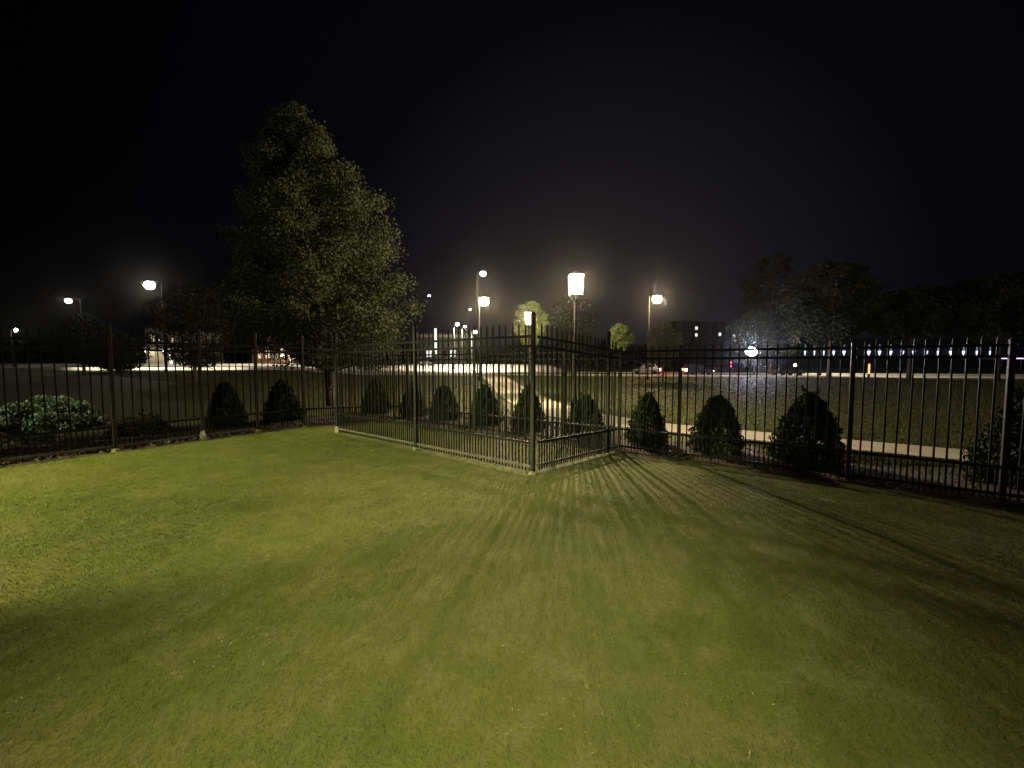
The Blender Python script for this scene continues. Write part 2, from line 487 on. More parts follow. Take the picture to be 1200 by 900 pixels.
def fence(name, label, P, foot=(), low=False, shared=()):
    """P: list of (x, y) post positions; a bay of rails and pickets between each two"""
    x0, y0 = P[0]
    root = empty(name, (x0, y0, gz(x0, y0)), 0, label, 'fence')
    z0 = gz(x0, y0)
    for i, (x, y) in enumerate(P):
        if i in shared: continue            # that post belongs to the run it meets
        a, b = P[max(0, i - 1)], P[min(len(P) - 1, i + 1)]
        ang = math.atan2(b[1] - a[1], b[0] - a[0])
        p = link_mesh('post', POSTL if low else POSTM, None, root, (x - x0, y - y0, gz(x, y) - z0), ang)
        link_mesh('cap', CAPM, None, p, (0, 0, 1.90 if low else 2.13))
        h = foot[i] if i < len(foot) else .02
        if h: footing(p, h, hash((name, i)) % 1000 if False else i * 7 + len(P))
    for (ax, ay), (bx, by) in zip(P[:-1], P[1:]):
        L = math.hypot(bx - ax, by - ay); ang = math.atan2(by - ay, bx - ax)
        za, zb = gz(ax, ay) - z0, gz(bx, by) - z0
        ux, uy = (bx - ax) / L, (by - ay) / L
        for hz, th in ((1.85, .036), (1.72, .036), (.42, .034), (.10, .034)):
            bm = bmesh.new()
            vs = box(bm, (0, 0, 0), (L - .062, .030, th))
            for v in vs: v.co.z += (zb - za) * (v.co.x / L)
            bmesh.ops.rotate(bm, verts=vs, cent=(0, 0, 0), matrix=Matrix.Rotation(ang, 3, 'Z'))
            bmesh.ops.translate(bm, verts=vs, vec=((ax + bx) / 2 - x0, (ay + by) / 2 - y0, (za + zb) / 2 + hz))
            obj('rail', bm, M['lit_rail'] if hz < .2 and not low else M['fence'], root)
        n = max(2, round(L / PICK))
        for k in range(1, n):
            t = k / n
            x, y = ax + (bx - ax) * t, ay + (by - ay) * t
            z = za + (zb - za) * t
            o = link_mesh('picket', PL if low else PM, None, root, (x - x0, y - y0, z + .035), ang + random.uniform(-.03, .03))
            o.rotation_euler[0] = random.uniform(-.004, .004); o.rotation_euler[1] = random.uniform(-.004, .004)
        for k in range(n):
            t = (k + .5) / n
            x, y = ax + (bx - ax) * t, ay + (by - ay) * t
            z = za + (zb - za) * t
            link_mesh('short_picket', SM, None, root, (x - x0, y - y0, z + .035), ang)
    return root

C0 = (-3.42, 10.9)
fence('picket_fence', 'near black picket fence run ending at the tall corner post beside the small lantern',
      [(-3.755, 8.20), (-1.66, 6.59), (.28, 5.11)], (.20, .05, .05))
fence('picket_fence', 'short black picket fence side closing the corner pen toward the round bushes',
      [(.28 + .055, 5.11 + .065), (1.69, 6.74), (1.96, 7.05)], (0, .03, 0), False, (0, 2))
fence('picket_fence', 'long black perimeter fence in front of the row of conical bushes at right and centre',
      [(C0[0] + .07, C0[1] - .05), (-2.85, 10.5), (-.90, 9.13), (1.05, 7.76), (2.0, 7.10), (2.85, 6.50), (4.65, 5.24), (5.78, 4.45), (7.7, 3.1)], (), True)
lx = lambda X: (X, 15.6 + 1.374 * X)
fence('picket_fence', 'black perimeter fence along the left side in front of the pale green shrub',
      [lx(-8.75), lx(-6.69), lx(-5.99), lx(-5.43), lx(-4.86), C0], (.02, .06, .26, .10, .03, .02), False, (5,))

# mulch beds along the perimeter fence, with loose chips
def bed(name, quad, nx, ny, dz=.014):
    bm = bmesh.new(); rows = []
    a, b, c, d = [Vector(q) for q in quad]
    for i in range(nx + 1):
        t = i / nx; row = []
        for j in range(ny + 1):
            s = j / ny
            p = (a * (1 - t) + b * t) * (1 - s) + (d * (1 - t) + c * t) * s
            e = .10 * math.sin(i * 2.1 + j) + .06 * math.sin(i * 5.3) if j in (0, ny) else 0
            x, y = p.x + NX * e, p.y + NY * e
            h = gz(x, y) + (dz + .05 * math.sin(math.pi * s) + .012 * math.sin(i * 3.7 + j * 2.9) if 0 < j < ny else dz - .02)
            row.append(bm.verts.new((x, y, h)))
        rows.append(row)
    for r0, r1 in zip(rows[:-1], rows[1:]):
        for j in range(ny): bm.faces.new((r0[j], r0[j + 1], r1[j + 1], r1[j]))
    bmesh.ops.recalc_face_normals(bm, faces=bm.faces)
    return tag(obj(name, bm, M['mulch'], smooth=True), kind='structure')
def nline(n, x): return (x, (n - NX * x) / NY)
beds = [
    [nline(6.72, -2.9), nline(6.72, 9.5), nline(8.75, 9.5), nline(8.75, -2.9)],
    [(-8.9 + .15, 15.6 + 1.374 * -8.9 - .12), (-3.3, 15.6 + 1.374 * -3.42 + .02), (-4.9, 12.4), (-10.3, 4.6)],
]
for q in beds: bed('mulch_bed', [Vector((x, y)) for x, y in q], 60, 8)

def chips():
    P = []
    for q in beds:
        a, b, c, d = [np.array(p) for p in q]
        n = 9000
        t = RNG.random((n, 1)); s = RNG.random((n, 1))
        P.append((a * (1 - t) + b * t) * (1 - s) + (d * (1 - t) + c * t) * s)
    P = np.concatenate(P)
    z = np.array([gz(x, y) for x, y in P]) + .045 + RNG.uniform(-.02, .03, len(P))
    c = np.column_stack([P, z])
    v = leaves(c, np.full(len(c), .055), RNG, .35)
    me = quick_mesh('mulch_chips', v, 4, RNG.random(len(c)) ** 2)
    o = link_mesh('mulch_chips', me, M['chips'])
    tag(o, 'loose brown bark chips in the beds along the fence', 'mulch', kind='stuff')
chips()

# ------------------------------------------------------------------ grass blades on the lawn
def grass():
    def inside(x, y):
        return (NX * x + NY * y < 6.75) & (y < 15.7 + 1.374 * x)
    out = []
    for (y0, y1, dens, ln, wd) in ((.9, 2.2, 11000, .022, .0030), (2.2, 4.2, 6500, .020, .0040), (4.2, 11, 3000, .018, .0055)):
        xm0 = 1.45 * y1
        area = 2 * xm0 * (y1 - y0)
        n = int(area * dens)
        x = RNG.uniform(-xm0, xm0, n); y = RNG.uniform(y0, y1, n)
        k = inside(x, y) & (np.abs(x) < 1.4 * y + .2)
        x, y = x[k], y[k]
        n = len(x)
        z = np.array([gz(a, b) for a, b in zip(x, y)])
        az = RNG.uniform(0, 2 * math.pi, n)
        # patchy nap: neighbouring blades lean alike
        lean_az = 2.2 * np.sin(x * 1.1 + 1.7 * np.sin(y * .8)) + 1.6 * np.sin(y * 1.9 + x * .6) + RNG.normal(0, .9, n)
        lean = RNG.uniform(.3, 1.5, n)
        L = ln * RNG.uniform(.55, 1.3, n)
        tip = np.column_stack([x + np.cos(lean_az) * np.sin(lean) * L, y + np.sin(lean_az) * np.sin(lean) * L, z + np.cos(lean) * L + .003])
        sx, sy = np.cos(az) * wd * .5, np.sin(az) * wd * .5
        v = np.empty((n, 3, 3))
        v[:, 0] = np.column_stack([x - sx, y - sy, z - .004]); v[:, 1] = np.column_stack([x + sx, y + sy, z - .004]); v[:, 2] = tip
        pn = .5 + .25 * np.sin(x * 3.1 + 2 * np.sin(y * 2.3)) + .25 * np.sin(y * 4.3 + 1.5 * np.sin(x * 2.9))
        tint = np.clip(RNG.random(n) ** 5 * (0.4 + pn), 0, 1)
        out.append((v.reshape(-1, 3), tint))
    n = 300000
    y = 6.5 + 50 * RNG.random(n) ** 1.9; x = RNG.uniform(-1.4, 1.4, n) * y
    nn = NX * x + NY * y
    k = (nn > 8.8) & ((nn < 10.3) | (nn > 12.2) | (x < 1.2)) & (np.abs(x - np.interp(y, [11, 14.6, 21, 31], [3.6, 1.5, .5, -.4])) > 1.5)
    x, y = x[k], y[k]; n = len(x)
    z = np.array([gz(a, b) for a, b in zip(x, y)])
    az = RNG.uniform(0, 2 * math.pi, n); L = RNG.uniform(.025, .055, n); wd = .005 + .0009 * y
    v = np.empty((n, 3, 3))
    v[:, 0] = np.column_stack([x - np.cos(az) * wd, y - np.sin(az) * wd, z - .01]); v[:, 1] = np.column_stack([x + np.cos(az) * wd, y + np.sin(az) * wd, z - .01])
    v[:, 2] = np.column_stack([x + RNG.normal(0, .03, n), y + RNG.normal(0, .03, n), z + L])
    me = quick_mesh('field_grass', v.reshape(-1, 3), 3, RNG.random(n) ** 7)
    tag(link_mesh('field_grass', me, M['field_blade']), 'rougher dark grass of the field beyond the fences', 'grass', kind='stuff')
    v = np.concatenate([o[0] for o in out]); t = np.concatenate([o[1] for o in out])
    me = quick_mesh('grass', v, 3, t)
    tag(link_mesh('grass', me, M['blade']), 'short mown green grass of the lawn', 'grass', kind='stuff')
    # loose pale clippings
    cx = RNG.uniform(-2.2, 2.8, 26); cy = RNG.uniform(1.5, 4.6, 26)
    k = RNG.integers(0, 26, 900)
    x = cx[k] + RNG.normal(0, .10, 900) ; y = cy[k] + RNG.normal(0, .16, 900)
    c = np.column_stack([x, y, np.array([gz(a, b) for a, b in zip(x, y)]) + .032])
    v = leaves(c, np.full(len(c), .017), RNG, .14)
    me = quick_mesh('grass_clippings', v, 4, np.ones(len(c)))
    tag(link_mesh('grass_clippings', me, mat('dry_clippings', (.34, .32, .20), .8)), 'dry pale grass clippings lying on the lawn', 'clippings', kind='stuff')
grass()

# ------------------------------------------------------------------ conical bushes
def arborvitae(seed, n=16000):
    r = np.random.default_rng(seed)
    # unit bush: height 1, radius .5 ; plumes of scale foliage on a pear-shaped surface
    h = r.random(n) ** 1.15
    prof = np.clip(1 - h, 0, 1) ** (.52 + .07 * (seed % 3)) * (.50 - .05 * np.exp(-h * 14)) * (.74 + .26 * np.minimum(1, h * 6)) + .012
    a = r.uniform(0, 2 * math.pi, n)
    lump = 1 + .17 * np.sin(a * 4 + h * 11 + seed) * np.sin(h * 13 + seed * 2 + a) + .12 * np.sin(a * 9 - h * 23 + seed * 2)
    d = 1 - .45 * r.random(n) ** 1.8
    rr = prof * lump * d
    c = np.column_stack([rr * np.cos(a), rr * np.sin(a), .02 + h * .97])
    out = np.column_stack([np.cos(a), np.sin(a), np.full(n, 1.6)]) * .9
    # loose shoots that break the outline
    for k in range(36):
        hk = r.uniform(.08, .98); ak = r.uniform(0, 2 * math.pi)
        pr_ = (1 - hk) ** .65 * .46 + .01
        t = r.random(34)
        ln = r.uniform(.04, .10)
        base = np.array([pr_ * math.cos(ak), pr_ * math.sin(ak), hk])
        dr = np.array([math.cos(ak) * .7, math.sin(ak) * .7, r.uniform(.6, 1.3)])
        c = np.concatenate([c, base + dr * (t * ln)[:, None] + r.normal(0, .012, (34, 3))])
        out = np.concatenate([out, np.tile(dr * 1.6, (34, 1))])
    v = leaves(c, np.full(len(c), .048), r, .42, outward=out)
    return quick_mesh('foliage', v, 4, r.random(len(c)) ** 1.5)
BUSH_ME = [arborvitae(s) for s in (1, 2, 3, 4, 5)]
bms = bmesh.new(); tube(bms, [(0, 0, -.05), (0, 0, .5)], [.03, .015], 6)
STEM = bpy.data.meshes.new('stem'); bms.to_mesh(STEM); bms.free(); STEM.materials.append(M['bark'])
bush_specs = [  # x, y, width, height, label
    (-4.55, 12.8, .92, 1.15, 'dark conical bush farthest left in the row behind the pen, beside the tree trunk'),
    (-3.05, 11.74, .80, 1.12, 'slim dark conical bush behind the second post of the near fence'),
    (-1.95, 10.96, .85, 1.05, 'small dark conical bush standing between the second post and the back post'),
    (-.72, 10.1, .85, 1.12, 'dark conical bush half hidden by the thick back post of the pen'),
    (.40, 9.30, .85, 1.15, 'dark conical bush directly behind the tall corner post, left of the curved path'),
    (1.65, 8.48, .88, .98, 'wide round bush seen through the side of the corner pen'),
    (2.74, 7.69, .80, 1.10, 'rounded dark bush just right of the pen, below the red tail light'),
    (3.76, 6.97, .86, 1.10, 'dark conical bush in the middle of the right fence, below the bright bluish lamp'),
    (4.84, 6.22, .98, 1.22, 'largest conical bush, in front of the dark trees beside the right fence post'),
    (6.85, 4.98, 1.15, 1.40, 'black conical bush at the right edge of the photo, deep in shade'),
    (-6.46, 8.62, .74, 1.08, 'small pointed conical bush behind the left fence beside the gate posts'),
    (-5.78, 9.62, .88, 1.10, 'dark bush behind the left fence, nearest to the tree'),
]
for i, (x, y, w, h, lab) in enumerate(bush_specs):
    b = empty('conical_bush', (x, y, gz(x, y)), i * 1.7, lab, 'bush', 'conical bushes along the fence')
    f = link_mesh('foliage', BUSH_ME[i % 5], M['conifer'], b, (0, 0, 0))
    f.scale = (w / .92, w / .92, h)
    link_mesh('stem', STEM, None, b, (0, 0, 0))

# pale leafy shrub behind the left fence
def round_shrub(name, x, y, rx, h, n, size, material, label):
    r = np.random.default_rng(int(abs(x) * 100))
    root = empty(name, (x, y, gz(x, y)), 0, label, 'shrub')
    cl = 60
    a = r.uniform(0, 2 * math.pi, cl); q = np.sqrt(r.random(cl))
    cz = h * (.12 + .72 * np.sqrt(np.maximum(0, 1 - q ** 2)) * np.sqrt(r.random(cl)))
    cc = np.column_stack([q * rx * np.cos(a) * .8, q * rx * np.sin(a) * .8, cz])
    k = r.integers(0, cl, n)
    off = r.normal(size=(n, 3)); off /= np.linalg.norm(off, axis=1, keepdims=True)
    off[:, 2] = np.abs(off[:, 2]) * .8 - .15
    p = cc[k] + off * (.19 * r.random((n, 1)) ** .4)
    v = leaves(p, np.full(n, size), r, .7, outward=np.tile((0, 0, .8), (n, 1)))
    link_mesh('foliage', quick_mesh('foliage', v, 4, r.random(n)), material, root)
    bm = bmesh.new()
    for c in cc[::2]: tube(bm, [(0, 0, -.05), tuple(c * .5), tuple(c)], [.012, .009, .004], 5)
    obj('stems', bm, M['bark'], root)
round_shrub('leafy_shrub', -8.75, 7.05, 1.0, .98, 16000, .055, M['shrub'], 'pale green leafy shrub behind the fence at the left edge')
round_shrub('leafy_shrub', -7.55, 7.75, .45, .50, 2200, .045, M['dark_leaf'], 'low dark leafy shrub beside the pale green shrub at left')

# ------------------------------------------------------------------ trees
def tree(label, base, profile, crown_z, n, leaf, material, seed, trunk_r=.12, lean=(0, 0), limbs=34, depth=1.0, name='tree', group=None, inner=.35, clump=.34):
    """profile: list of (z, left, right) half widths; trunk, limbs and a crown of leaf clumps along the limbs"""
    r = np.random.default_rng(seed)
    x, y = base
    z0 = gz(x, y)
    root = empty(name, (x, y, z0), 0, label, 'tree', group)
    zs = [p[0] for p in profile]
    top = zs[-1]
    def axis(z):
        t = max(0, z / top)
        return np.array([lean[0] * t ** 1.3, lean[1] * t, z])
    def half(z, side):
        v = float(np.interp(z, zs, [p[1 if side < 0 else 2] for p in profile]))
        return max(.18, v + (axis(z)[0] if side < 0 else -axis(z)[0]))
    bm = bmesh.new()
    hs = np.linspace(-.1, top * .94, 9)
    tube(bm, [tuple(axis(h)) for h in hs], [trunk_r * (1.25 if i == 0 else 1) * (1 - .88 * max(0, h) / top) for i, h in enumerate(hs)], 9)
    obj('trunk', bm, M['bark'], root, smooth=True)
    bm = bmesh.new()
    P = []; O = []
    per = n // limbs
    for i in range(limbs):
        t = (i + r.uniform(0, .9)) / limbs
        z = crown_z + (top * .97 - crown_z) * t ** .95
        a = i * 2.399 + r.uniform(-.4, .4)
        ca, sa = math.cos(a), math.sin(a)
        R = half(z, ca)
        R = (R * abs(ca) + .5 * (half(z, -1) + half(z, 1)) * depth * abs(sa)) / (abs(ca) + abs(sa)) * (abs(ca) + abs(sa)) ** .0
        R *= r.uniform(.62, 1.14)
        st = axis(max(crown_z * .75, z - .45 * R - .2))
        ax = axis(z)
        en = np.array([ax[0] * .6 + st[0] * .4 + ca * R, ax[1] * .6 + st[1] * .4 + sa * R, min(top * .99, z + r.uniform(-.04, .16) * R)])
        mid = (st + en) / 2 + np.array([0, 0, .10 * R]) + r.normal(0, .05 * R, 3)
        tube(bm, [tuple(st), tuple(mid * .93 + st * .07), tuple(en * .78 + st * .22)], [trunk_r * .30 * (1 - t * .6), trunk_r * .17 * (1 - t * .5), .008], 5)
        # clumps along the limb
        m = max(4, int(5 + R * 3))
        u = inner + (1 - inner) * r.random(m) ** .8
        spine = (1 - u[:, None]) ** 2 * st + 2 * (u * (1 - u))[:, None] * mid + (u ** 2)[:, None] * en
        spread = clump * (.45 + .4 * R / 2) * (1.15 - .5 * u)[:, None]
        cc = spine + r.normal(size=(m, 3)) * spread * np.array([1, 1, .7])
        k = r.integers(0, m, per)
        off = r.normal(size=(per, 3)) * (clump * .55 + .05 * R)
        off[:, 2] *= .62
        P.append(cc[k] + off)
        O.append(np.tile(((en - st) / (np.linalg.norm(en - st) + 1e-6)) * .5, (per, 1)))
    obj('limbs', bm, M['bark'], root, smooth=True)
    P = np.concatenate(P); O = np.concatenate(O)
    hw = np.array([[half(z, -1), half(z, 1)] for z in np.linspace(zs[0], top, 60)])
    zi = np.clip(((P[:, 2] - zs[0]) / (top - zs[0]) * 59).astype(int), 0, 59)
    axx = np.array([axis(z)[0] for z in P[:, 2]])
    lim = np.where(P[:, 0] < axx, hw[zi, 0], hw[zi, 1])
    q = np.hypot((P[:, 0] - axx) / lim, P[:, 1] / (hw[zi].mean(1) * depth + .1))
    kp = (q < .97 + .20 * np.sin(P[:, 2] * 16 / top + 2 * np.sin(P[:, 1] * 9 / top)) * np.sin(P[:, 1] * 18 / top + P[:, 2] * 7 / top)) & (P[:, 2] < top + .1)
    P = P[kp]; O = O[kp]
    v = leaves(P, np.full(len(P), leaf), r, .75, outward=O, droop=.35)
    link_mesh('crown', quick_mesh('crown', v, 4, r.random(len(P)) ** 1.6), material, root)
    return root

def px_profile(rows, Y, xc):
    """photo silhouette rows (y, x_left, x_right) -> (z above ground, left, right)"""
    out = []
    bx = at(xc, 425, Y).x
    zb = gz(bx, Y)
    for (py, xl, xr) in rows:
        out.append((at(xc, py, Y).z - zb, bx - at(xl, py, Y).x, at(xr, py, Y).x - bx))
    return (bx, Y), out

b, pr = px_profile([(410, 300, 476), (398, 278, 486), (383, 264, 496), (350, 258, 505), (327, 275, 497), (285, 278, 486), (235, 288, 457), (215, 296, 444), (190, 284, 424), (165, 322, 408), (150, 316, 390), (135, 312, 376), (120, 322, 352)], 15.0, 388)
tree('big leafy tree with a pyramidal crown behind the left fence corner, lit from the left', b, pr, 1.75, 230000, .082, M['maple'], 3, .17, lean=(-1.75, 0), limbs=96, name='maple_tree', clump=.20, depth=.6)

def rtree(label, px, py_top, py_bot, w, Y, n, leaf, material, seed, shape='round', **kw):
    c = (py_top + py_bot) / 2; H = py_bot - py_top
    if shape == 'round':
        rows = [(py_bot - H * t, px - w / 2 * math.sin(math.pi * (.12 + .86 * t)) ** .7, px + w / 2 * math.sin(math.pi * (.12 + .86 * t)) ** .7) for t in (0, .2, .4, .6, .8, .95, 1.0)]
    else:
        rows = [(py_bot - H * t, px - w / 2 * (1.02 - t), px + w / 2 * (1.02 - t)) for t in (0, .2, .4, .6, .8, 1.0)]
    b, pr = px_profile(rows, Y, px)
    return tree(label, b, pr, pr[0][0], n, leaf, material, seed, **kw)

rtree('dark rounded tree left of the big tree, in front of the lit porch', 228, 332, 425, 95, 30, 14000, .17, M['dark_leaf'], 5, limbs=44, trunk_r=.15)
rtree('dark bushy tree between the two left street lamps', 138, 388, 434, 60, 48, 9000, .22, M['dark_leaf'], 6, limbs=30, trunk_r=.15)
rtree('dim tree under the leftmost street lamp', 98, 366, 425, 62, 44, 9000, .20, M['dark_leaf'], 7, limbs=30, trunk_r=.15)
rtree('small bright green tree beside the smaller lantern, behind the corner post', 621, 350, 400, 46, 27.5, 11000, .125, M['leafy'], 8, limbs=20, trunk_r=.06, clump=.20)
rtree('dark tree under the large lantern', 672, 342, 408, 66, 42, 10000, .18, M['dark_leaf'], 9, limbs=36, trunk_r=.14)
rtree('little round bright green tree right of the large lantern', 726, 378, 408, 34, 24, 7000, .10, M['leafy'], 10, limbs=16, trunk_r=.05, clump=.18)
rtree('brown dim tree below the street lamp right of centre', 777, 376, 424, 48, 39, 9000, .16, M['maple'], 12, limbs=30, trunk_r=.1)
rtree('pale lit tree behind the bluish flood lamp', 884, 362, 426, 62, 60, 10000, .24, M['maple'], 13, limbs=34, trunk_r=.14)
rtree('tall dark tree with ragged shelving branches at the left edge of the dark grove', 902, 294, 418, 92, 66, 18000, .28, M['dark_leaf'], 14, limbs=40, trunk_r=.2)
rtree('broad black domed tree in the middle of the dark grove', 972, 306, 397, 118, 49, 34000, .30, M['dark_leaf'], 15, limbs=60, trunk_r=.25)
rtree('lower black spreading tree right of the domed tree', 1066, 336, 393, 120, 46, 16000, .28, M['dark_leaf'], 16, limbs=50, trunk_r=.22)
rtree('black tree at the right edge above the purple lit canopy', 1170, 318, 392, 130, 42, 15000, .26, M['dark_leaf'], 17, limbs=50, trunk_r=.22)

# far woods closing the horizon
def woods():
    r = np.random.default_rng(21)
    n = 42000
    a = r.uniform(-1.75, 1.75, n)
    Y = r.uniform(190, 240, n)
    top = 9 + 3.5 * np.sin(a * 9) + 2.5 * np.sin(a * 23 + 1) + 1.5 * np.sin(a * 57)
    z = -.5 + top * r.random(n) ** .7
    P = np.column_stack([a * Y, Y, z])
    me = quick_mesh('distant_woods', leaves(P, np.full(n, 1.5), r, .8), 4, r.random(n))
    tag(link_mesh('distant_woods', me, M['dark_leaf']), 'low black band of distant woods along the horizon', 'woods', kind='stuff')
woods()

# ------------------------------------------------------------------ lanterns and street lamps
def lantern(label, x, y, zc, watts, s=1.0, group='post top lanterns by the path'):
    """zc: height of the glass centre above sea level"""
    z0 = gz(x, y)
    root = empty('lantern_post', (x, y, z0), 0, label, 'lamp post', group)
    H = zc - z0 - .33 * s           # foot of the glass
    bm = bmesh.new()
    lathe(bm, [(.16, -.05), (.16, .10), (.12, .16), (.11, .55), (.075, .65), (.055, .75), (.045, H - .25), (.06, H - .2), (.05, H - .12)], 10)
    obj('pole', bm, M['steel'], root, smooth=True)
    bm = bmesh.new()
    lathe(bm, [(.05, H - .14), (.085 * s, H - .10), (.15 * s, H - .02), (.17 * s, H)], 8)
    obj('collar', bm, M['steel'], root)
    bm = bmesh.new()
    box(bm, (0, 0, H + .33 * s), (.38 * s, .38 * s, .62 * s), taper=1.16)
    gl = obj('glass', bm, M['lantern_glass'], root)
    bl = bpy.data.lights.new('bulb', 'POINT'); bl.energy = watts; bl.color = (1.0, .80, .46); bl.shadow_soft_size = .085
    bo = bpy.data.objects.new('bulb', bl); COL.objects.link(bo); bo.parent = root; bo.location = (0, 0, H + .33 * s)
    bm = bmesh.new()
    for sx in (-1, 1):
        for sy in (-1, 1):
            tube(bm, [(sx * .193 * s, sy * .193 * s, H + .0), (sx * .226 * s, sy * .226 * s, H + .66 * s)], [.012, .012], 4)
    box(bm, (0, 0, H + .008), (.40 * s, .40 * s, .02))
    obj('cage', bm, M['steel'], root)
    bm = bmesh.new()
    box(bm, (0, 0, H + .66 * s + .02), (.50 * s, .50 * s, .03))
    box(bm, (0, 0, H + .66 * s + .07), (.44 * s, .44 * s, .08), taper=.4)
    lathe(bm, [(.03, H + .66 * s + .10), (.03, H + .66 * s + .13), (.01, H + .66 * s + .18)], 8)
    obj('roof', bm, M['steel'], root)
    return root
p = at(675, 335, 13.0); lantern('large bright lantern on a post, highest square glow in the centre', p.x, p.y, p.z, 3700)
p = at(620, 374, 21.0); lantern('smaller bright lantern seen just left of the tall corner post', p.x, p.y, p.z, 4200)

def street_lamp(label, px, py, Y, lens, arm=1.2, side=1, size=1.0, group='street lamps along the road', beam=None):
    p = at(px, py, Y)
    x = p.x - arm * side
    z0 = gz(x, Y)
    H = p.z - z0
    root = empty('street_lamp', (x, Y, z0), 0, label, 'street lamp', group)
    bm = bmesh.new()
    lathe(bm, [(.16, -.1), (.16, .3), (.09, .4), (.06, H + .05)], 8)
    obj('pole', bm, M['galv'], root, smooth=True)
    bm = bmesh.new()
    tube(bm, [(0, 0, H - .1), (arm * side * .5, 0, H + .15), (arm * side * .9, 0, H + .16)], [.045, .04, .035], 6)
    obj('arm', bm, M['galv'], root)
    bm = bmesh.new()
    box(bm, (arm * side, 0, H + .14), (.75 * size, .34 * size, .12), bevel=.03)
    obj('head', bm, M['galv'], root)
    bm = bmesh.new()
    vs = bmesh.ops.create_uvsphere(bm, u_segments=10, v_segments=6, radius=1)['verts']
    for v in vs: v.co = Vector((v.co.x * .30 * size + arm * side, v.co.y * .24 * size, v.co.z * .24 * size + H + .06 - .20 * size))  # lens swollen past the fixture; lamp glare is put into its size
    obj('lens', bm, lens, root, smooth=True)
    if beam:                                   # the lamp's own beam, thrown down onto the road
        watts, off, cone = beam
        l = bpy.data.lights.new('beam', 'SPOT'); l.energy = watts; l.spot_size = rad(cone); l.spot_blend = .5
        l.color = (1.0, .88, .66); l.shadow_soft_size = .2
        o = bpy.data.objects.new('beam', l); COL.objects.link(o); o.parent = root
        o.location = (arm * side, 0, H - .75 * size * .6)
        o.rotation_euler = Vector((off[0], off[1], -H)).to_track_quat('-Z', 'Y').to_euler()
    return root
street_lamp('brighter of the two street lamps at the left, above the lit porch', 175, 331, 52, M['far_lens'], 1.6, -1, 2.2, beam=(26000, (0, 13), 74))
street_lamp('leftmost street lamp, above the dim tree', 80, 351, 52, M['far_lens'], 1.6, -1, 1.2, beam=(26000, (0, 13), 88))
street_lamp('highest street lamp left of the large lantern', 566, 319, 62, M['far_lens'], 1.0, 1, 1.5)
street_lamp('warm glowing street lamp on a pole left of the small green tree', 567, 350, 42, M['warm_lens_b'], .5, 1, 1.8)
street_lamp('street lamp right of the large lantern with its arm reaching right', 770, 348, 45, M['warm_lens_b'], .9, 1, 1.75)
street_lamp('low white street lamp over the parking lot, left of the pair', 536, 379, 95, M['lot_lens'], .8, 1, 1.3, beam=(70000, (0, 4), 145))
street_lamp('low white street lamp just above the near fence rail', 557, 388, 82, M['lot_lens'], .8, 1, 1.2, beam=(45000, (0, 3), 145))
street_lamp('faint far street lamp beside the low white lamp', 544.5, 382, 122, M['far_lens'], .8, 1, 1.3, beam=(80000, (0, -3), 145))
street_lamp('tiny far lamp high beside the big tree edge', 503, 346, 150, M['far_lens'], .8, 1, 1.2)
street_lamp('tiny far lamp just below left of the warm street lamp', 551, 362, 140, M['far_lens'], .8, 1, 1.0)
street_lamp('tiny lamp at the far left below the leftmost street lamp', 18, 386, 70, M['far_lens'], .8, 1, 1.0)
street_lamp('small dim lamp just right of the left gate post', 241, 396, 90, M['far_lens'], .8, 1, 1.0)
street_lamp('street lamp hidden in the dark grove over the road', 974, 352, 60, M['far_lens'], 1.2, 1, .5, beam=(17000, (6, 2), 140))

# bluish flood lamp
p = at(880, 412, 52); z0 = gz(p.x, p.y)
r_ = empty('flood_lamp', (p.x, p.y, z0), 0, 'very bright bluish white flood lamp in front of the pale tree', 'flood lamp')
bm = bmesh.new(); lathe(bm, [(.08, -.1), (.06, p.z - z0 - .2)], 8); obj('pole', bm, M['galv'], r_)
bm = bmesh.new(); box(bm, (0, .05, p.z - z0), (1.16, .16, .78), bevel=.03); obj('housing', bm, M['steel'], r_)
bm = bmesh.new()
for v in bmesh.ops.create_uvsphere(bm, u_segments=14, v_segments=8, radius=1)['verts']: v.co = Vector((v.co.x * .78, v.co.y * .22 - .08, v.co.z * .58 + p.z - z0))  # oversized rounded lens; the glare of the lamp is put into its shape
obj('lens', bm, M['led'], r_, smooth=True)
fl = bpy.data.lights.new('beam', 'SPOT'); fl.energy = 5000; fl.spot_size = rad(34); fl.spot_blend = .6; fl.color = (.72, .72, 1.0); fl.shadow_soft_size = .3
fo = bpy.data.objects.new('beam', fl); COL.objects.link(fo); fo.parent = r_; fo.location = (0, -.6, p.z - z0)
fo.rotation_euler = Vector((-p.x, -p.y, 4.0)).to_track_quat('-Z', 'Y').to_euler()

# ------------------------------------------------------------------ buildings
def windows(root, rows, y, material_fn, frame=.08):
    for i, (cx, cz, w, h) in enumerate(rows):
        bm = bmesh.new()
        t = .10
        box(bm, (cx - w / 2, y, cz), (t, .12, h + t)); box(bm, (cx + w / 2, y, cz), (t, .12, h + t))
        box(bm, (cx, y + .003, cz + h / 2), (w - t, .12, t)); box(bm, (cx, y + .003, cz - h / 2), (w - t, .12, t))
        box(bm, (cx, y + .01, cz), (.05, .08, h - t))
        f = obj('window', bm, M['stucco'], root)
        bm = bmesh.new(); box(bm, (cx, y + .045, cz), (w - t, .03, h - t)); obj('pane', bm, material_fn(i), f)

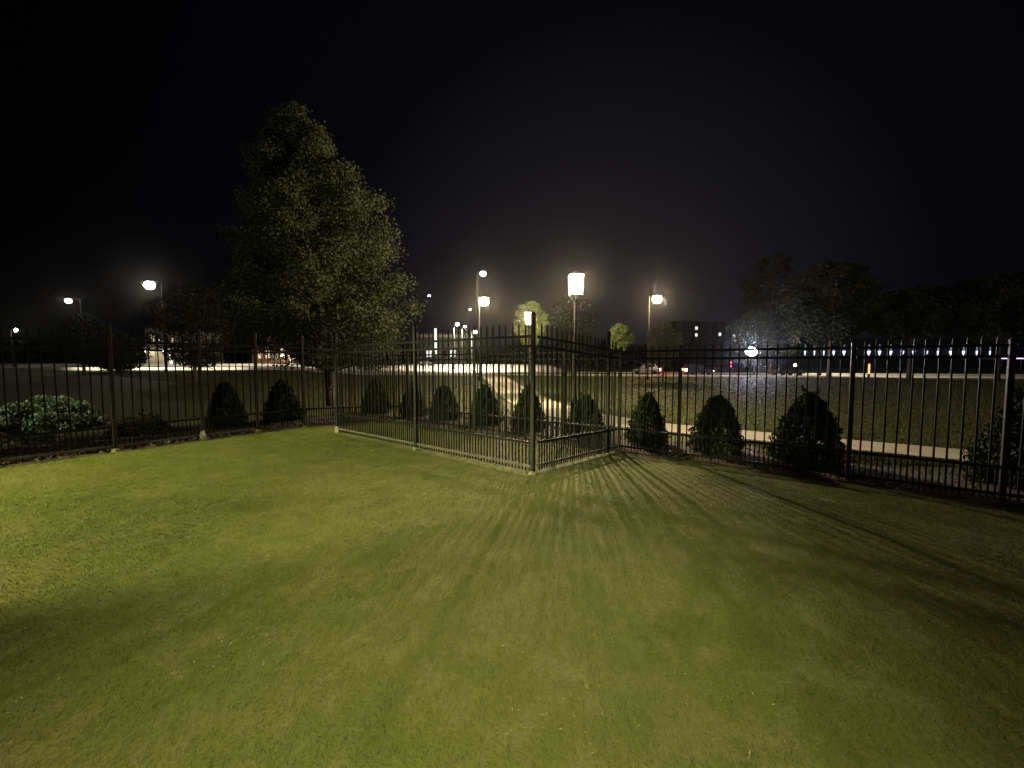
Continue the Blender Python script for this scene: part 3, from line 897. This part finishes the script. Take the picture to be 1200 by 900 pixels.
def building(name, label, px0, px1, pyt, Y, wall, depth=12, roofh=.5, parapet=True, gable=False):
    a, b_ = at(px0, 430, Y), at(px1, 430, Y)
    cx = (a.x + b_.x) / 2; w = b_.x - a.x
    z0 = min(gz(a.x, Y), gz(b_.x, Y)); H = at(600, pyt, Y).z - z0
    root = empty(name, (cx, Y, z0), 0, label, 'building')
    bm = bmesh.new(); box(bm, (0, depth / 2, H / 2 - .2), (w, depth, H + .4)); obj('wall', bm, wall, root)
    bm = bmesh.new()
    if gable:
        vs = [(-w / 2 - .5, -.6, H), (w / 2 + .5, -.6, H), (w / 2 + .5, depth + .6, H), (-w / 2 - .5, depth + .6, H), (-w / 2 - .5, depth / 2, H + roofh), (w / 2 + .5, depth / 2, H + roofh)]
        V = [bm.verts.new(v) for v in vs]
        for f in ((0, 1, 5, 4), (2, 3, 4, 5), (0, 4, 3), (1, 2, 5), (0, 3, 2, 1)): bm.faces.new([V[k] for k in f])
    else:
        box(bm, (0, depth / 2, H + .25), (w + .4, depth + .4, .5))
    obj('roof', bm, M['roof'], root)
    return root, w, H

# lit porch house at the left
rt, w, H = building('house', 'pale house with a lit columned porch behind the left fence', 172, 222, 385, 84, M['stucco'], 10, 3.0, gable=True)
windows(rt, [(-w * .32 + i * w * .16, H * .72, .9, 1.8) for i in range(5)], -.05, lambda i: M['lit_warm'] if i in (0, 3) else M['glass'])
bm = bmesh.new(); box(bm, (0, -1.6, H * .45), (w * .86, 3.0, .35)); obj('porch_roof', bm, M['white_paint'], rt)
for i in range(5):
    bm = bmesh.new(); lathe(bm, [(.24, -.1), (.24, .2), (.17, .3), (.15, H * .45 - .4), (.22, H * .45 - .2)], 10)
    c = obj('column', bm, M['stucco'], rt, smooth=True); c.location = (-w * .40 + i * w * .20, -2.8, 0)
bm = bmesh.new(); box(bm, (w * .12, -.06, 1.2), (1.3, .1, 2.5)); dr = obj('door', bm, M['lit_white'], rt)
bm = bmesh.new(); tube(bm, [(w * .12 + .5, -.14, 1.1), (w * .12 + .5, -.14, 1.3)], [.03, .03], 6); obj('handle', bm, M['steel'], dr)
for i, xx in enumerate((-w * .33, w * .08)):
    bm = bmesh.new(); bmesh.ops.create_icosphere(bm, subdivisions=2, radius=.22)
    l = obj('porch_light', bm, M['porch'], rt, smooth=True); l.location = (xx, -1.6, H * .45 - .55)

# brick house further right
rt, w, H = building('house', 'red brick house with lit ground floor windows behind the tree trunk', 296, 350, 392, 88, M['brick'], 10, 2.6, gable=True)
windows(rt, [(-w * .32 + i * w * .16, H * .42, 1.0, 2.6) for i in range(5)], -.05, lambda i: M['lit_warm'] if i != 2 else M['glass'])
windows(rt, [(-w * .32 + i * w * .21, H * .80, .9, 1.4) for i in range(4)], -.05, lambda i: M['glass'] if i != 1 else M['lit_warm'])
bm = bmesh.new(); bmesh.ops.create_icosphere(bm, subdivisions=2, radius=.2)
l = obj('porch_light', bm, M['porch'], rt, smooth=True); l.location = (w * .2, -1.2, H * .30)
bm = bmesh.new(); box(bm, (w * .36, -.05, 1.1), (1.0, .1, 2.1)); obj('door', bm, M['white_paint'], rt)

# low shop-like block behind the parking lot
rt, w, H = building('low_building', 'low dark flat roofed building with a pale fascia left of the white lamps', 488, 546, 392, 138, M['roof'], 14)
bm = bmesh.new(); box(bm, (0, -.35, H - .5), (w * .96, .5, .9)); obj('fascia', bm, M['stucco'], rt)
windows(rt, [(-w * .40 + i * w * .16, H * .36, 1.9, 2.4) for i in range(6)], -.05, lambda i: M['lit_white'] if i in (1, 4) else M['glass'])
bm = bmesh.new(); box(bm, (-w * .10, -.5, H * .75), (.7, .6, H * .9)); obj('lit_pillar', bm, M['lit_white'], rt)

# mid-rise blocks
for (n_, lab, x0, x1, yt, Y, wm, lit) in (
        ('apartment_block', 'dark bluish block at the left of the distant group of blocks', 791, 811, 377, 170, M['navy'], ()),
        ('apartment_block', 'narrow dark block with two lit windows in the middle of the distant blocks', 811.5, 825, 378, 176, M['roof'], (1, 3)),
        ('apartment_block', 'reddish brown block with one lit window at the right of the distant blocks', 825.5, 848, 379, 172, M['block_brick'], (2,)),
        ('apartment_block', 'bluish dark block half hidden by the dark grove', 846, 872, 384, 184, M['navy'], (4,))):
    rt, w, H = building(n_, lab, x0, x1, yt, Y, wm, 14)
    rt['group'] = 'distant blocks'
    k = max(2, int(w / 3.0))
    rows = [((i + .5) * w / k - w / 2, 2.2 + j * 3.1, 1.2, 1.5) for j in range(int(H // 3.1)) for i in range(k)]
    rows = rows[::-1]
    windows(rt, rows, -.05, lambda i: M['lit_white'] if i in lit else M['glass'])

# long building with a row of up and down sconces on its pilasters
Yb = 150
rt, w, H = building('long_building', 'long low dark building with a row of bluish wall lights at the right', 936, 1172, 398, Yb, M['dark_wall'], 16)
cx0 = rt.location.x
scx = [942, 953, 964, 975.5, 987.5, 999, 1016.5, 1029, 1042, 1055.6, 1069, 1083.5, 1097, 1112, 1127, 1142.5, 1158]
zl = at(600, 410.5, Yb).z - rt.location.z
for i, px in enumerate(scx):
    X = at(px, 412, Yb).x - cx0
    bm = bmesh.new(); box(bm, (X, -.15, H / 2), (.9, .3, H - .3)); obj('pilaster', bm, M['dark_wall'], rt)
    bm = bmesh.new(); box(bm, (X, -.62, zl), (.5, .5, .5), bevel=.03); sc = obj('sconce', bm, M['steel'], rt)
    k = (.5, .5, .4, .8, 1, 1, 1.1, 1, 1, 1.1, 1.05, 1.1, .5, .9, .8, .6, .4)[i]
    bm = bmesh.new(); tube(bm, [(X, -.62, zl - .25), (X, -.62, zl - .9), (X, -.62, zl - 2.0)], [.46 * k, .40 * k, .08], 8); obj('lower_wash', bm, M['sconce'], sc)  # glowing taper shaped as the light washing down the wall
    bm = bmesh.new(); tube(bm, [(X, -.62, zl + .25), (X, -.62, zl + 1.0), (X, -.62, zl + 2.2)], [.10, .22 * k, .06], 8); obj('upper_wash', bm, M['sconce_up'], sc)  # fainter taper shaped as the light washing up the wall
# purple lit canopy
p = at(1192, 421, 120); z0 = gz(p.x, 120)
rt = empty('canopy', (p.x, 120, z0), 0, 'purple lit canopy on thin columns at the right edge', 'canopy')
h = p.z - z0
bm = bmesh.new(); box(bm, (0, 3, h + .35), (10, 6, .5)); obj('roof_slab', bm, M['white_paint'], rt)
bm = bmesh.new(); box(bm, (0, -.06, h + .3), (9.8, .1, .4)); obj('light_strip', bm, M['purple'], rt)
for i in range(5):
    bm = bmesh.new(); tube(bm, [(-4.2 + i * 2.1, .6, -.2), (-4.2 + i * 2.1, .6, h + .1)], [.14, .14], 8); obj('column', bm, M['stucco'], rt)

# ------------------------------------------------------------------ cars, signals, bollard
def car(label, px, Y, rz, paint, lights, van=False, group='cars on the road'):
    x = (px - 600) / 450 * Y
    root = empty('parked_car' if not lights else 'car', (x, Y, gz(x, Y) + .03), rz, label, 'car', group)
    L, Wd = 4.5, 1.8
    hh = 1.75 if van else 1.45
    prof = [(-2.25, .35), (-2.25, .80), (-2.05, .95), (-1.75, hh - .12), (-1.45, hh), (.25, hh), (1.05, .98), (2.05, .80), (2.25, .62), (2.25, .35)]
    bm = bmesh.new(); rows = []
    for sy in (-1, 1):
        rows.append([bm.verts.new((px_, sy * (Wd / 2 - (.17 if z > 1.0 else 0)), z)) for px_, z in prof])
    n = len(prof)
    for k in range(n): bm.faces.new((rows[0][k], rows[0][(k + 1) % n], rows[1][(k + 1) % n], rows[1][k]))
    bm.faces.new(rows[0][::-1]); bm.faces.new(rows[1])
    bmesh.ops.recalc_face_normals(bm, faces=bm.faces)
    bmesh.ops.bevel(bm, geom=list(bm.edges), offset=.045, segments=2, affect='EDGES')
    obj('body', bm, paint, root, smooth=False)
    for sy in (-1, 1):
        bm = bmesh.new()
        V = [bm.verts.new(v) for v in ((-1.55, sy * .80, 1.02), (.85, sy * .80, 1.02), (.2, sy * .755, hh - .1), (-1.35, sy * .755, hh - .1))]
        V2 = [bm.verts.new(v.co + Vector((0, sy * .03, 0))) for v in V]
        bm.faces.new(V2); bm.faces.new(V[::-1])
        for k in range(4): bm.faces.new((V[k], V[(k + 1) % 4], V2[(k + 1) % 4], V2[k]))
        bmesh.ops.recalc_face_normals(bm, faces=bm.faces)
        obj('side_window', bm, M['glass'], root)
        for wx in (-1.4, 1.4):
            bm = bmesh.new(); tube(bm, [(wx, sy * .72, .33), (wx, sy * .91, .33)], [.33, .33], 14); wl = obj('wheel', bm, M['rubber'], root)
            bm = bmesh.new(); tube(bm, [(wx, sy * .90, .33), (wx, sy * .925, .33)], [.2, .18], 10); obj('rim', bm, M['galv'], wl)
    bm = bmesh.new(); box(bm, (.66, 0, (hh + .98) / 2), (.03, 1.35, .5)); 
    bmesh.ops.rotate(bm, verts=bm.verts, cent=(.66, 0, (hh + .98) / 2), matrix=Matrix.Rotation(rad(-58), 3, 'Y')); bmesh.ops.translate(bm, verts=bm.verts, vec=(.03, 0, .03))
    obj('windscreen', bm, M['glass'], root)
    for sy in (-1, 1):
        bm = bmesh.new(); box(bm, (2.24, sy * .66, .66), (.08, .36, .16), bevel=.02); obj('headlight', bm, M['amber'] if 'front' in lights else M['galv'], root)
        bm = bmesh.new(); box(bm, (-2.24, sy * .68, .82), (.12, .46, .36), bevel=.02); obj('tail_light', bm, M['tail'] if 'rear' in lights else (M['amber'] if 'marker' in lights else M['brick']), root)
    return root
car('car with a glowing red tail light, left of the van with amber lamps', 757, 65, rad(157), M['grey_paint'], ('rear',), True)
car('dark van with glowing amber lamps at both ends, right of the red tail light', 817, 62, rad(4), M['black_paint'], ('front', 'marker'), True)
car('dark unlit car just right of the bluish flood lamp', 922, 57, rad(8), M['black_paint'], (), True)
car('dark car parked behind the low white lamps', 500, 118, rad(5), M['grey_paint'], (), group='cars in the parking lot')
car('grey car parked left of the dark car behind the pen', 462, 116, rad(4), M['black_paint'], (), group='cars in the parking lot')

# red traffic signal
p = at(855, 427, 74); z0 = gz(p.x, 74)
rt = empty('traffic_signal', (p.x, 74, z0), 0, 'small traffic signal with two red lights left of the bluish lamp', 'traffic light')
h = p.z - z0
bm = bmesh.new(); lathe(bm, [(.1, -.1), (.08, h + .1)], 8); obj('pole', bm, M['galv'], rt)
bm = bmesh.new(); box(bm, (0, -.16, h), (.42, .2, 1.15), bevel=.03); obj('housing', bm, M['steel'], rt)
for dz in (.33, -.33):
    bm = bmesh.new(); tube(bm, [(0, -.26, h + dz), (0, -.31, h + dz)], [.17, .17], 12); obj('red_light', bm, M['red_signal'], rt)
# orange bollard
p = at(1018.5, 431, 50); z0 = gz(p.x, 50)
rt = empty('bollard', (p.x, 50, z0), 0, 'slim glowing orange bollard standing by the road at the right', 'bollard')
bm = bmesh.new(); lathe(bm, [(.13, -.05), (.11, .55)], 10); obj('base', bm, M['steel'], rt)
bm = bmesh.new(); lathe(bm, [(.10, .55), (.10, 1.75), (.07, 1.85)], 10); obj('light_tube', bm, M['orange'], rt)
# small yellow marker lamp
p = at(932, 428, 53); z0 = gz(p.x, 53)
rt = empty('marker_lamp', (p.x, 53, z0), 0, 'small yellow lamp on a short post beside the dark unlit car', 'lamp')
bm = bmesh.new(); lathe(bm, [(.06, -.05), (.05, p.z - z0 - .1)], 8); obj('pole', bm, M['galv'], rt)
bm = bmesh.new(); bmesh.ops.create_icosphere(bm, subdivisions=2, radius=.17)
l = obj('bulb', bm, glow('yellow_bulb', (1, .72, .30), 40), rt, smooth=True); l.location = (0, 0, p.z - z0)

# ------------------------------------------------------------------ humid night air
bm = bmesh.new(); box(bm, (0, 95, 16.5), (640, 330, 37))
hm = bpy.data.materials.new('humid_air'); hm.use_nodes = True
ht = hm.node_tree; ht.nodes.clear()
ho = ht.nodes.new('ShaderNodeOutputMaterial'); hv = ht.nodes.new('ShaderNodeVolumePrincipled')
hv.inputs['Color'].default_value = (.9, .9, .9, 1); hv.inputs['Density'].default_value = .0002; hv.inputs['Anisotropy'].default_value = .945
ht.links.new(hv.outputs[0], ho.inputs['Volume'])
tag(obj('haze', bm, hm), 'thin humid night haze around the lamps', 'haze', kind='stuff')
